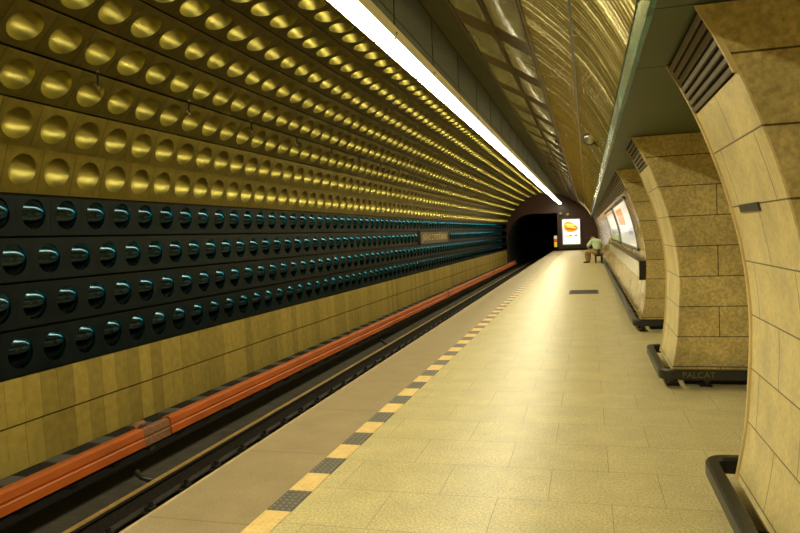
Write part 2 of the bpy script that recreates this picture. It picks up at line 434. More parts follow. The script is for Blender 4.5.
def fbox(mb, a, c, t0, t1, y0, y1, h0, h1, m=0):
    A = Vector((a[0], 0, a[1])); B = Vector((c[0], 0, c[1])); d = B - A; nn = Vector((d.z, 0, -d.x)).normalized()
    if nn.z > 0: nn = -nn
    P = [A + d * t + Vector((0, y, 0)) + nn * h for h in (h0, h1) for t in (t0, t1) for y in (y0, y1)]
    for q in ((0, 2, 3, 1), (4, 5, 7, 6), (0, 1, 5, 4), (2, 6, 7, 3), (0, 4, 6, 2), (1, 3, 7, 5)):
        mb.face([P[i] for i in q], m=m)
n0 = int((Y0 - Y_BAR) / PG)
for a, c in zip(XF[:-1], XF[1:]):
    fbox(mb, a, c, -.0, .06, Y0, Y1, -.05, .03); fbox(mb, a, c, .94, 1.0, Y0, Y1, -.05, .03)
    for i in range(n0, int((Y1 - Y_BAR) / PG) + 1):
        fbox(mb, a, c, .06, .94, Y_BAR + i * PG, min(Y1, Y_BAR + i * PG + BAR), -.05, .012)
mb.build('panel_frame', M['frame'], ceiling)
for prof, nm in ((XB, 'brass_panelling'), (XB2, 'brass_panelling')):
    mb = MB(); rows = []; y = Y0; i = 0; per = .10; st = 5
    amp = 1
    while y < Y1:
        if i % st == 0: amp = random.choice((.35, .7, 1, 1, 1.3))
        w = .0055 * amp * math.sin(2 * math.pi * (i % st) / st)
        rows.append([(x - w * .7, y, z - w * .7) for x, z in prof]); i += 1; y += per / st
    mb.grid(rows, sm=True)
    o = mb.build(nm, M['brass'], ceiling)
mb = MB()
mb.box(-.085, -.060, Y0, Y1, 3.262, 3.30)
mb.box(-.55, -.525, Y0, Y1, 3.69, 3.74)
mb.build('seam_strip', M['signdark'], ceiling)
mb = MB()
sheet(mb, [(.268, 2.76), (.268, 2.72), (.278, 2.575), (.30, 2.56)], Y0, Y1, sm=False)
mb.build('teal_fascia', M['teal'], ceiling)
mb = MB()                                        # level soffit over pillars and passages, joints at every pillar edge
ys = [Y0, .08, 3.14, 4.27, 7.43, 8.57, 11.45] + [11.45 + 3.2 * i for i in range(1, 14)] + [Y1]
for a, c in zip(ys[:-1], ys[1:]):
    for x0, x1 in ((.29, 1.6), (1.6, 3.2), (3.2, 5.0)):
        mb.box(x0 + .005, x1 - .005, a + .005, c - .005, 2.575, 2.60)
mb.box(.29, 5, Y0, Y1, 2.62, 2.64)
mb.build('soffit', M['soffit'], ceiling)

# grey glass ceiling panels, each a thing
protos = []
for (a, c), nm in zip(zip(XF[:-1], XF[1:]), ('upper', 'lower')):
    A = Vector((a[0], 0, a[1])); B = Vector((c[0], 0, c[1])); d = B - A; nn = Vector((d.z, 0, -d.x)).normalized()
    if nn.z > 0: nn = -nn
    mb = MB(); ly = PG - BAR - .03
    rows = [[A + d * (.08 + .84 * i / 8) + Vector((0, ly * j / 10, 0)) + nn * (.013 + .004 * math.sin(math.pi * i / 8) * math.sin(math.pi * j / 10)) for j in range(11)] for i in range(9)]
    mb.grid(rows)
    o = mb.build('ceiling_panel', M['glass'])
    o['kind'] = 'thing'; tag(o, 'grey glass ceiling panel in the bronze grid, %s' % ('row beside the dark crown' if nm == 'upper' else 'row beside the brass panelling'), 'ceiling panel', 'glass panels in the ceiling grid, %s row' % nm)
    protos.append(o)
for pi, p in enumerate(protos):
    first = True
    for i in range(-3, int((Y1 - Y_BAR) / PG)):
        o = p if first else p.copy()
        if not first: COL.objects.link(o)
        first = False
        o.location = (0, Y_BAR + i * PG + BAR + .015, 0)

# ------------------------------------------------------------------ long lamp line
LX0, LX1, LZ = -2.11, -1.87, 3.72
SEG = 1.845
lamp = empty('lamp_segment', (-1.99, 0, LZ))
off = Vector((-1.99, 0, LZ))
mb = MB()
prof = [(LX0 - .01, 3.80), (LX0 - .015, 3.745), (LX0, 3.722), (LX0 + .06, 3.708), (-1.99, 3.704), (LX1 - .06, 3.708), (LX1, 3.722), (LX1 - .01, 3.80)]
mb.grid([[(x, y, z) for x, z in prof[2:]] for y in (.012, SEG - .012)], sm=False)
mb.grid([[(x, y, z) for x, z in prof[:3]] for y in (.012, SEG - .012)], sm=False, m=1)
for y in (.012, SEG - .012): mb.face([(x, y, z) for x, z in prof])
mb.build('diffuser', [M['lamp'], M['lampside']], lamp, off)
mb = MB()
mb.bbox(LX1 + .001, LX1 + .018, .002, SEG - .002, 3.718, 3.80, .004)
mb.box(LX0 + .0, LX1 + .018, .002, SEG - .002, 3.801, 3.83)
mb.build('housing', M['housing'], lamp, off)
mb = MB()
mb.tube([(LX0 - .017, .010, 3.78)] + [(x, .010, z - .008) for x, z in prof[1:-1]] + [(LX1 + .02, .010, 3.78)], .010, 6)
mb.build('strap', M['wire'], lamp, off)
mb = MB(); mb.tube([(LX1, .010, 3.82), (LX1, .010, 4.46)], .006, 6)
mb.build('hanger_wire', M['wire'], lamp, off)
tag(lamp, 'white glowing tube lamp segment with beige housing in the long hanging lamp line', 'lamp', 'lamp segments in the long ceiling line')
ys0 = 6.93 - SEG * 6
nseg = int((Y1 - .1 - ys0) / SEG)
for i in range(nseg):
    o = lamp if i == 0 else copy_tree(lamp)
    o.location = (-1.99, ys0 + SEG * i, LZ)

# ------------------------------------------------------------------ platform floor
EX = -2.68
mb = MB()
mb.box(-1.79, 5.0, Y0, Y1, -.25, 0, m=0)
mb.box(-1.96, -1.79, Y0, Y1, -.25, -.002, m=0)
mb.box(EX + .03, -1.96, Y0, Y1, -.25, 0, m=1)
mb.bbox(EX, EX + .03, Y0, Y1, -.20, .0005, .008, m=2)
mb.box(EX + .10, EX + .35, Y0, Y1, -1.32, -.25, m=3)
floor = mb.build('floor', [M['floor'], M['edge'], M['lip'], M['darkwall']], kind='structure')
# tactile strip: cream and dark studded tiles in turn
mb = MB(); TL = .3325
i = int((Y0 - 3.41) / TL); y = 3.41 + i * TL
while y + TL < Y1:
    dark = i % 2 != 0
    mb.box(-1.957, -1.793, y + .002, y + TL - .002, -.01, .004, m=1 if dark else 0)
    if 2 < y < 16:
        for a in range(4):
            for b in range(7):
                cx = -1.957 + .164 * (a + .5) / 4; cy = y + TL * (b + .5) / 7; r = .011
                b0 = len(mb.v); nn = 6
                ring = lambda rr, z: [(cx + rr * math.cos(2 * math.pi * q / nn), cy + rr * math.sin(2 * math.pi * q / nn), z) for q in range(nn)]
                mb.grid([ring(r, .003), ring(r * .6, .0085)], close=True, m=2 if dark else 0); mb.face(ring(r * .6, .0085), m=2 if dark else 0)
    i += 1; y += TL
trim = mb.build('trim_1', [M['tact_y'], M['tact_d'], M['tact_ds']], kind='structure')

# floor grate
t = empty('floor_grate', (-.13, 18.45, 0)); off = t.location
tag(t, 'dark rectangular metal grate let into the platform floor', 'grate')
g = MB()
for q in ((-.50, .24, 17.9, 17.96), (-.50, .24, 18.94, 19.0), (-.50, -.46, 17.96, 18.94), (.20, .24, 17.96, 18.94)): g.box(q[0], q[1], q[2], q[3], -.01, .006)
g.build('grate_frame', M['steel'], t, off)
g = MB()
for i in range(12): g.box(-.46, .20, 17.98 + i * .08, 17.98 + i * .08 + .045, -.01, .004)
g.build('grating', M['bracket'], t, off)

# ------------------------------------------------------------------ track
BZ = -1.30
mb = MB(); mb.box(-5.72, EX + .2, Y0, Y1 + 18, BZ - .1, BZ); mb.box(-6.5, -5.72, Y0, Y1 + 18, BZ - .1, BZ + .004, m=1)  # black strip below the conductor rail cover: its shadow put into bed colour
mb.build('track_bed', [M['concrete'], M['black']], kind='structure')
def rail(x, label, right):
    t = empty('running_rail', (x, (Y0 + Y1) / 2, BZ)); off = t.location
    tag(t, label, 'rail')
    zt = -1.0
    pr = [(x - .062, BZ + .06), (x + .062, BZ + .06), (x + .062, BZ + .075), (x + .012, BZ + .10), (x + .012, zt - .05), (x + .034, zt - .035), (x + .034, zt - .008), (x + .026, zt), (x - .026, zt), (x - .034, zt - .008), (x - .034, zt - .035), (x - .012, zt - .05), (x - .012, BZ + .10), (x - .062, BZ + .075)]
    mb = MB(); mb.extrude_y(pr, Y0, Y1 + 15); mb.build('rail_body', M['rust'], t, off)
    mb = MB(); mb.bbox(x - .034, x + .034, Y0, Y1 + 15, zt - .012, zt + .002, .004)
    mb.build('running_surface', M['railtop'], t, off)
    first = None
    for i in range(-10, 70):
        y = 6.35 + .69 * i
        if y < Y0 + .2 or y > Y1: continue
        if first is None:
            q = MB()
            q.bbox(x - .17, x + .17, -.10, .10, BZ - .005, BZ + .062, .01)
            for s in (-1, 1):
                q.bbox(x + s * .095 - .045, x + s * .095 + .045, -.055, .055, BZ + .06, BZ + .10, .012)
                q.tube([(x + s * .10, 0, BZ + .09), (x + s * .10, 0, BZ + .155)], .026, 6)
                q.tube([(x + s * .045, -.03, BZ + .105), (x + s * .06, 0, BZ + .135), (x + s * .12, 0, BZ + .12)], .014, 6)
            first = q.build('rail_fastener', M['steel'], t, Vector((x, 0, BZ)))
            o = first
        else:
            o = first.copy(); COL.objects.link(o); o.parent = t
        o.location = (0, y - off.y, 0)
rail(-4.82, 'far running rail with a worn golden top, toward the orange cover', 1)
rail(-3.385, 'near running rail under the platform edge', 0)
# conductor rail under its orange cover
t = empty('conductor_rail', (-5.5, (Y0 + Y1) / 2, BZ)); off = t.location
tag(t, 'orange covered conductor rail running along the foot of the tunnel wall', 'rail')
pr = [(-5.60, -.80), (-5.60, -.66), (-5.56, -.625), (-5.47, -.615), (-5.435, -.64), (-5.425, -.715), (-5.436, -.728), (-5.436, -.745), (-5.425, -.757), (-5.42, -.845), (-5.45, -.85), (-5.46, -.80)]
JT = [(7.27, 7.83), (26.6, 26.9), (40.2, 40.5)]
segs = []; y = Y0
for a, c in JT: segs.append((y, a)); y = c
segs.append((y, Y1 - 3))
for a, c in segs:
    mb = MB()
    # split the run in lengths with a fine joint
    yy = a
    while yy < c:
        e = 18.38 if yy < 18.38 < c else (yy + 12 if yy + 12 < c - 2 else c)
        mb.extrude_y(pr, yy, e - .02); yy = e
    mb.build('cover', M['orange'], t, off)
for a, c in JT:
    mb = MB(); q = [(x + (.012 if x < -5.5 else -.02), z - .015) for x, z in pr]
    mb.extrude_y(q, a, c)
    mb.tube([(-5.60, a, -.63), (-5.60, a + .08, -.60), (-5.58, a + .18, -.61)], .05, 8)
    mb.build('joint_clamp', M['brown'], t, off)
mb = MB(); mb.box(-5.56, -5.48, Y0, Y1, -.90, -.80); mb.build('contact_rail', M['black'], t, off)  # blackened too: shade under the cover put into its colour
first = None
for i in range(-14, 74):
    y = 6.12 + .69 * i
    if y < Y0 or y > Y1: continue
    if first is None:
        q = MB()
        q.bbox(-5.80, -5.585, -.13, .13, -.70, -.63, .012)
        q.bbox(-5.70, -5.60, -.05, .05, -.95, -.70, .012)
        q.bbox(-5.70, -5.50, -.05, .05, -.96, -.90, .012)
        first = q.build('support_bracket', M['bracket'], t, Vector((-5.5, 0, BZ))); o = first
    else:
        o = first.copy(); COL.objects.link(o); o.parent = t
    o.location = (0, y - off.y, 0)
for i, (y, lab) in enumerate(((7.1, 'thick black cable across the track bed beside the brown cover joint'), (17.5, 'thin black cable across the track bed beyond the brown cover joint'))):
    mb = MB(); pts = []
    for q in range(15):
        s = q / 14
        pts.append((-5.46 + .43 * s, y + (.55 * s if i == 0 else .2 * s) - .22 * math.sin(s * math.pi) , BZ + .05 + .14 * (1 - s) ** 3 + .06 * math.sin(s * 7) * s))
    mb.tube(pts, .035, 8)
    tag(mb.build('cable', M['rubber']), lab, 'cable')

# ------------------------------------------------------------------ pillars and right wall
PT = [(-.15, .73), (.165, .80), (.471, .855), (.813, .882), (1.11, .891), (1.434, .864), (1.749, .80), (2.046, .711), (2.334, .600), (2.595, .465), (2.85, .31)]
def px(z):
    for i in range(1, len(PT) - 2):
        if z <= PT[i + 1][0] or i == len(PT) - 3: break
    (z0, a), (z1, b), (z2, c), (z3, d) = PT[i - 1:i + 3]
    t = (z - z1) / (z2 - z1); m1 = (c - a) / (z2 - z0) * (z2 - z1); m2 = (d - b) / (z3 - z1) * (z2 - z1)
    return (2 * t ** 3 - 3 * t * t + 1) * b + (t ** 3 - 2 * t * t + t) * m1 + (3 * t * t - 2 * t ** 3) * c + (t ** 3 - t * t) * m2
def course(z0, z1, n): return [(px(z0 + (z1 - z0) * i / n), z0 + (z1 - z0) * i / n) for i in range(n + 1)]
GZ = 2.28                                        # foot of the ventilation grille
def pillar_parts(root, off, y0, y1, x_back, face_mat, xd=0):
    # core: end faces of stone
    mb = MB(); pr = [(x_back, .165)] + [(x + .006, z) for x, z in course(.165, 2.57, 40)] + [(x_back, 2.57)]
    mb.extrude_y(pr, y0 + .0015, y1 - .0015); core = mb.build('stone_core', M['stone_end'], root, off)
    # tunnel-side face
    mb = MB(); a = course(.165, GZ, 22)
    rows = [[(x, y0, z), (x, y1, z)] for x, z in a]
    mb.grid(rows, sm=True, uv=[[(y0 - y0 + xd, z), (y1 - y0 + xd, z)] for x, z in a])
    for y in (y0, y1):
        mb.grid([[(x, y, z), (x + .010, y, z)] for x, z in a], sm=False, uv=[[(.1, z), (.15, z)] for x, z in a])
    mb.face([(a[0][0], y0, .165), (a[0][0], y1, .165), (a[0][0] + .05, y1, .165), (a[0][0] + .05, y0, .165)])
    mb.build('stone_face', face_mat, root, off)
    for y, s in ((y1, 1),):
        mb = MB(); ya, yb = (y - .004, y + .028) if s < 0 else (y - .028, y + .004)
        b = course(.165, 2.57, 26)
        mb.grid([[(x - .012, ya, z), (x - .012, yb, z)] for x, z in b]); mb.grid([[(x - .012, ya, z), (x + .05, ya, z)] for x, z in b]); mb.grid([[(x - .012, yb, z), (x + .05, yb, z)] for x, z in b])
        mb.build('corner_strip', M['corner'], root, off)
    # plinth set back in shadow
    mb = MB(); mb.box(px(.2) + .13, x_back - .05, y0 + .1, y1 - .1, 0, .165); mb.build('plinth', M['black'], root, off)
    # grille of long slats
    mb = MB(); g = course(GZ, 2.57, 6)
    mb.grid([[(x + .003, y0 + .01, z), (x + .003, y1 - .01, z)] for x, z in g]); v = mb.build('vent_grille', M['black'], root, off)
    nS = 7
    q = MB(); gg = course(GZ - .002, 2.57, 6); q.grid([[(x - .017, y0, z), (x - .017, y0 + .022, z)] for x, z in gg], sm=False); q.grid([[(x - .017, y0, z), (x + .008, y0, z)] for x, z in gg], sm=False); q.grid([[(x - .017, y0 + .022, z), (x + .008, y0 + .022, z)] for x, z in gg], sm=False)
    q.build('grille_frame', M['corner'], v, off)
    for i in range(nS):
        z0 = GZ + .008 + (2.57 - GZ - .012) * i / nS; z1 = z0 + .019
        q = MB(); q.face([(px(z0) - .014, y0 + .03, z0), (px(z0) - .014, y1 - .03, z0), (px(z1) - .014, y1 - .03, z1), (px(z1) - .014, y0 + .03, z1)])
        q.face([(px(z0) - .014, y0 + .03, z0), (px(z0) - .014, y1 - .03, z0), (px(z0) - .004, y1 - .03, z0), (px(z0) - .004, y0 + .03, z0)])
        q.face([(px(z1) - .014, y0 + .03, z1), (px(z1) - .014, y1 - .03, z1), (px(z1) - .004, y1 - .03, z1), (px(z1) - .004, y0 + .03, z1)])
        q.build('slat', M['grille'], v)
        v.children[-1].data.transform(Matrix.Translation(-Vector(off)))
    return core

PIL = [(3.14, 4.27), (7.43, 8.57)]
LABP = ['curved stone pillar nearest the camera with a dark plaque on its face', 'second curved stone pillar, with a lettered black bumper rail round its foot']
for i, (a, c) in enumerate(PIL):
    r = empty('stone_pillar', (1.7, (a + c) / 2, 0)); tag(r, LABP[i], 'pillar', kind='thing')
    pillar_parts(r, r.location, a, c, 2.6, M['stone'], .15 if i else .30)
wr = MB(); wr.box(4.98, 5.1, Y0, Y1, 0, 2.575); wr.build('wall_hall', M['hall'], kind='structure')
root = MB(); root.box(1.2, 2.6, 11.55, Y1, .0, .18)
wall_right = root.build('wall_right', M['black'], kind='structure')
pillar_parts(wall_right, (0, 0, 0), 11.45, Y1, 2.6, M['polished'])

# dark plaque and small hatch peg on the nearest pillar
mb = MB(); z0, z1 = 1.705, 1.745
P = lambda y, z, d: (px(z) - d, y, z)
for d in (.012,):
    mb.face([P(3.62, z0, d), P(4.03, z0, d), P(4.03, z1, d), P(3.62, z1, d)])
    for (ya, za), (yb, zb) in (((3.62, z0), (4.03, z0)), ((4.03, z0), (4.03, z1)), ((4.03, z1), (3.62, z1)), ((3.62, z1), (3.62, z0))):
        mb.face([P(ya, za, d), P(yb, zb, d), P(yb, zb, -.004), P(ya, za, -.004)])
tag(mb.build('wall_plaque', M['sticker']), 'small dark strip plaque fixed to the face of the nearest stone pillar', 'plaque')

# ------------------------------------------------------------------ bumper rails
def arc(cx, cy, r, a0, a1, n=6): return [(cx + r * math.cos(math.radians(a0 + (a1 - a0) * i / n)), cy + r * math.sin(math.radians(a0 + (a1 - a0) * i / n))) for i in range(n + 1)]
BAR_P = [(-.035, .10), (.035, .10), (.04, .115), (.04, .185), (.028, .20), (-.028, .20), (-.04, .185), (-.04, .115)]
def bumper(name, label, y0, y1, x, far_return, legs):
    r = empty(name, (x, (y0 + y1) / 2, 0)); off = r.location; tag(r, label, 'bumper rail')
    pts = [(2.5, y0)] + [(p[0], p[1]) for p in arc(x + .10, y0 + .10, .10, 270, 180)]
    pts += [(p[0], p[1]) for p in arc(x + .10, y1 - .10, .10, 180, 90)] + [(2.5, y1)] if far_return else [(x, y1)]
    mb = MB(); mb.sweep([(a, b, 0) for a, b in pts], BAR_P); rl = mb.build('rail_bar', M['rubber'], r, off)
    for lx, ly, dx, dy in legs:
        q = MB(); q.tube([(lx, ly, .12), (lx + dx, ly + dy, .004)], [.03, .026], 8)
        q.bbox(lx + dx - .06, lx + dx + .06, ly + dy - .05, ly + dy + .05, 0, .015, .004)
        q.build('leg', M['rubber'], r, off)
    return r, off
bumper('bumper_rail', 'black bumper rail round the foot of the nearest stone pillar', 2.80, 4.56, .70, True,
       [(.70, 3.3, .12, 0), (.70, 3.85, .12, 0), (1.0, 4.56, 0, -.16), (1.0, 2.80, 0, .16)])
r2, o2 = bumper('bumper_rail', 'black bumper rail with faded lettering round the second stone pillar', 7.28, 8.84, .70, True,
       [(.76, 7.31, .05, .16), (1.12, 7.28, 0, .17), (1.6, 7.28, 0, .17), (.70, 7.7, .12, 0), (.70, 8.3, .12, 0), (1.0, 8.84, 0, -.14)])
Mt = Matrix(((1, 0, 0, 0), (0, 0, -1, 0), (0, 1, 0, 0), (0, 0, 0, 1))); Mt.translation = Vector((1.03, 7.237, .15)) - o2
text('lettering', 'PALC\u00c1T', .085, M['graffiti'], Mt, r2, 1.0)
bumper('bumper_rail', 'long black bumper rail along the foot of the far glossy wall', 11.2, 33.2, .69, False,
       [(.69, 11.7 + .75 * i, .12, 0) for i in range(29)] + [(.79, 11.22, .03, .14), (1.25, 11.2, 0, .14)])

# ------------------------------------------------------------------ things on the long right wall
def wall_pt(y, z, d): return (px(z) - d, y, z)
def wall_box(mb, y0, y1, z0, z1, d0, d1, n=4, m=0):
    zs = [z0 + (z1 - z0) * i / n for i in range(n + 1)]
    mb.grid([[wall_pt(y0, z, d1), wall_pt(y1, z, d1)] for z in zs], m=m, sm=False)
    for y in (y0, y1): mb.grid([[wall_pt(y, z, d0), wall_pt(y, z, d1)] for z in zs], m=m, sm=False)
    for z in (z0, z1): mb.face([wall_pt(y0, z, d0), wall_pt(y1, z, d0), wall_pt(y1, z, d1), wall_pt(y0, z, d1)], m=m)
t = empty('line_board', (.8, 18, .80)); off = t.location
tag(t, 'long pale glossy information band with a black end cap on the right wall', 'sign board')
mb = MB(); wall_box(mb, 11.62, 27, .825, 1.085, .004, .085); mb.build('board_panel', M['white'], t, off)
mb = MB(); wall_box(mb, 11.47, 11.62, .80, 1.11, .004, .10); mb.build('end_cap', M['rubber'], t, off)
mb = MB(); wall_box(mb, 11.62, 27, 1.085, 1.115, .004, .10, 1); mb.build('top_ledge', M['frame'], t, off)
def poster(y0, y1, label, blocks, base):  # reflections in the glossy wall, put into coloured sheets with frames
    t = empty('framed_reflection', (.8, (y0 + y1) / 2, 1.2)); off = t.location
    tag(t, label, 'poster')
    mb = MB(); wall_box(mb, y0 + .05, y1 - .05, 1.27, 2.15, 0, .02, 8); mb.build('front_sheet', base, t, off)
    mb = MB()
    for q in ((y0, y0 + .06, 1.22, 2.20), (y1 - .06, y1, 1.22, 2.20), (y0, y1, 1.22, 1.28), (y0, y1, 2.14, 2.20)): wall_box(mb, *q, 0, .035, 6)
    mb.build('reflection_frame', M['alu'], t, off)
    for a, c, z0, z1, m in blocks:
        mb = MB(); wall_box(mb, y0 + a, y0 + c, z0, z1, .0, .023, 4); mb.build('reflected_area', m, t, off)
poster(12.7, 18.4, 'white and orange reflection painted as a framed sheet, nearest on the glossy right wall', [(2.4, 4.9, 1.70, 2.06, M['refl_o']), (.6, 2.0, 1.5, 1.58, M['lb_grey'])], M['refl_w'])
poster(19.2, 26.0, 'pale green and white reflection painted as a framed sheet, second on the glossy right wall', [(.5, 5.6, 1.62, 2.05, M['refl_w'])], M['refl_g'])

# ------------------------------------------------------------------ end wall, tunnel mouth, lightbox
mouth = [(-2.27, -1.32), (-2.27, 3.03), (-4.3, 3.06), (-4.95, 2.96), (-5.55, 2.65), (-5.95, 2.15), (-6.18, 1.5), (-6.27, .8), (-6.24, .1), (-6.1, -.7), (-5.95, -1.32)]
mb = MB()
outer_l = [(-7.2, -1.32), (-7.2, 3.0), (-5.6, 5.2)]
YE = Y1
def ef(pts): mb.face([(x, YE, z) for x, z in pts], uv=pts)
ef([(-2.27, -1.32), (5.1, -1.32), (5.1, 3.03), (-2.27, 3.03)])
ef([(-2.27, 3.03), (5.1, 3.03), (5.1, 5.4), (-7.2, 5.4), (-7.2, 3.03), (-4.3, 3.06)])
L = mouth[2:]
for a, c in zip(L[:-1], L[1:]): ef([a, c, (-7.2, c[1]), (-7.2, a[1])])
for a, c in zip(mouth[:-1], mouth[1:]):
    mb.face([(a[0], YE, a[1]), (c[0], YE, c[1]), (c[0], YE + 18, c[1]), (a[0], YE + 18, a[1])], m=1)
mb.face([(x, YE + 18, z) for x, z in mouth], m=1)
mb.build('wall_far', [M['endwall'], M['black']], kind='structure')
mb = MB(); mb.box(-2.27, .75, YE - .06, YE, 0, .16); mb.build('baseboard_far', M['black'], kind='structure')
mb = MB(); mb.box(-7.2, 5.1, Y0 - .1, Y0, -1.32, 5.2); mb.build('wall_back', M['hall'], kind='structure')

t = empty('advertising_lightbox', (-1.21, YE - .2, .44)); off = t.location
tag(t, 'glowing white and orange advertising lightbox on the brown end wall', 'lightbox')
x0, x1, z0, z1, yf = -1.93, -.49, .44, 2.53, YE - .28
mb = MB(); mb.bbox(x0, x1, yf + .02, YE, z0, z1, .02); mb.build('case', M['signdark'], t, off)
mb = MB()
for q in ((x0, x0 + .07, z0, z1), (x1 - .07, x1, z0, z1), (x0, x1, z0, z0 + .09), (x0, x1, z1 - .08, z1)): mb.bbox(q[0], q[1], yf - .02, yf + .02, q[2], q[3], .006)
mb.build('case_frame', M['alu'], t, off)
mb = MB(); mb.face([(x0 + .07, yf + .01, z0 + .09), (x1 - .07, yf + .01, z0 + .09), (x1 - .07, yf + .01, z1 - .08), (x0 + .07, yf + .01, z1 - .08)])
ps = mb.build('front_sheet', M['lb_white'], t, off)
def blob(name, cx, cz, rx, rz, m, d, skew=0, n=20, taper=0):
    q = MB(); q.face([(cx + rx * math.cos(2 * math.pi * i / n), yf - d, cz + rz * (1 - taper * math.cos(2 * math.pi * i / n)) * math.sin(2 * math.pi * i / n) + skew * math.cos(2 * math.pi * i / n)) for i in range(n)])
    o = q.build(name, m, ps, off); return o
blob('printed_picture', -1.22, 1.84, .56, .40, M['lb_orange'], .000, -.10, taper=.35)
blob('printed_highlight', -1.30, 2.04, .38, .10, M['lb_yellow'], .003, -.05)
blob('printed_shadow', -1.26, 1.70, .42, .08, M['lb_red'], .003, -.06)
blob('printed_highlight', -1.22, 1.86, .34, .05, M['lb_yellow'], .004, -.07)
blob('printed_mark', -.86, 1.62, .12, .06, M['lb_grey'], .002)
blob('printed_mark', -1.52, 1.14, .13, .10, M['lb_yellow'], .002)
blob('printed_mark', -1.27, 1.18, .15, .09, M['lb_orange'], .003)
blob('printed_mark', -.86, 1.18, .15, .09, M['lb_grey'], .002)
blob('printed_edge', -1.825, 1.2, .03, .70, M['lb_blue'], .002)

t = empty('warning_board', (-2.45, YE - .3, 0)); off = t.location
tag(t, 'small white, red and yellow warning board at the tunnel mouth', 'sign')
mb = MB(); mb.bbox(-2.46, -2.42, YE - .30, YE - .26, 0, 1.25, .006); mb.build('post', M['steel'], t, off)
for nm, m, a, c in (('yellow_plate', M['yellow'], .32, .72), ('red_plate', M['red'], .74, .94), ('white_plate', M['whitesign'], .96, 1.22)):
    mb = MB(); mb.bbox(-2.56, -2.32, YE - .34, YE - .31, a, c, .006); mb.build(nm, m, t, off)
for i, (x, z) in enumerate(((-2.0, 2.98), (-1.45, 2.88))):
    t = empty('floodlight', (x, YE - .2, z)); off = t.location
    tag(t, 'small beige floodlight on the end wall above the %s corner of the lightbox' % ('upper left' if i == 0 else 'middle of the top, not the'), 'floodlight')
    t['label'] = ('small beige floodlight above the left corner of the glowing lightbox', 'small beige floodlight above the middle of the glowing lightbox')[i]
    mb = MB(); mb.tube([(x, YE - .34, z), (x, YE - .28, z + .01), (x, YE - .14, z + .03)], [.10, .09, .06], 10); mb.build('head', M['lip'], t, off)
    mb = MB(); mb.tube([(x, YE - .2, z), (x, YE - .0, z - .06)], .02, 6); mb.build('arm', M['steel'], t, off)

# round convex mirror hung from the brass panelling
t = empty('round_loudspeaker', (.02, 19.9, 3.1)); off = t.location
tag(t, 'small round silvery loudspeaker on a dark bracket under the brass ceiling', 'loudspeaker')
bx, by, bz = .02, 19.9, 4.22 - .05
bx, by, bz = .045, 10.6, 2.985
t.location = (bx, by, bz); off = t.location
mb = MB(); c0 = Vector((bx + .02, by, bz)); d = Vector((-.45, -.75, -.48)).normalized()
u = d.cross(Vector((0, 0, 1))).normalized(); w = u.cross(d)
rings = []
for rr, hh in ((.002, .04), (.04, .037), (.065, .027), (.08, .007), (.085, -.013), (.065, -.033)):
    rings.append([c0 + d * hh + u * (rr * math.cos(2 * math.pi * k / 20)) + w * (rr * math.sin(2 * math.pi * k / 20)) for k in range(20)])
mb.grid(rings, close=True); mb.build('speaker_face', M['alu'], t, off)
mb = MB(); mb.tube([c0 + d * .0 + u * (.090 * math.cos(2 * math.pi * k / 20)) + w * (.090 * math.sin(2 * math.pi * k / 20)) for k in range(21)], .010, 6); mb.build('rim', M['signdark'], t, off)
mb = MB(); mb.tube([c0 - d * .03, (bx + .08, by + .02, bz - .03), (bx + .165, by + .01, bz - .135)], .014, 8); mb.build('bracket', M['signdark'], t, off)

# ------------------------------------------------------------------ bench and person
BY = 33.4
t = empty('bench', (.52, BY + 1.2, 0)); off = t.location
tag(t, 'dark slatted bench against the right wall under the seated person', 'bench')
mb = MB()
for i in range(4): mb.bbox(.27 + i * .12, .375 + i * .12, BY, BY + 2.4, .385, .425, .008)
mb.build('seat', M['wood'], t, off)
for yy in (BY + .25, BY + 2.1):
    q = MB(); q.bbox(.33, .40, yy, yy + .06, 0, .385, .006); q.build('leg', M['steel'], t, off)
    q = MB(); q.bbox(.62, .69, yy, yy + .06, 0, .385, .006); q.build('leg', M['steel'], t, off)
mb = MB(); mb.bbox(.33, .69, BY + .2, BY + 2.2, .33, .385, .006); mb.build('seat_frame', M['steel'], t, off)

def skin(name, verts, edges, radii, mat, parent, root=0, sub=2):
    me = bpy.data.meshes.new(name); me.from_pydata(verts, edges, []); me.update()
    me.materials.append(mat)
    o = bpy.data.objects.new(name, me); COL.objects.link(o); o.parent = parent
    sk = o.modifiers.new('Skin', 'SKIN'); sk.use_smooth_shade = True
    for i, d in enumerate(me.skin_vertices[0].data):
        r = radii[i]; d.radius = r if isinstance(r, tuple) else (r, r); d.use_root = (i == root)
    s = o.modifiers.new('Sub', 'SUBSURF'); s.levels = sub; s.render_levels = sub
    return o
person = empty('person', (.44, 34.0, .012))
person.rotation_euler = (0, 0, math.radians(26)); person.scale = (1.12, 1.12, 1.08)
tag(person, 'person in a pale green shirt and beige trousers sitting bent over on the bench', 'person')
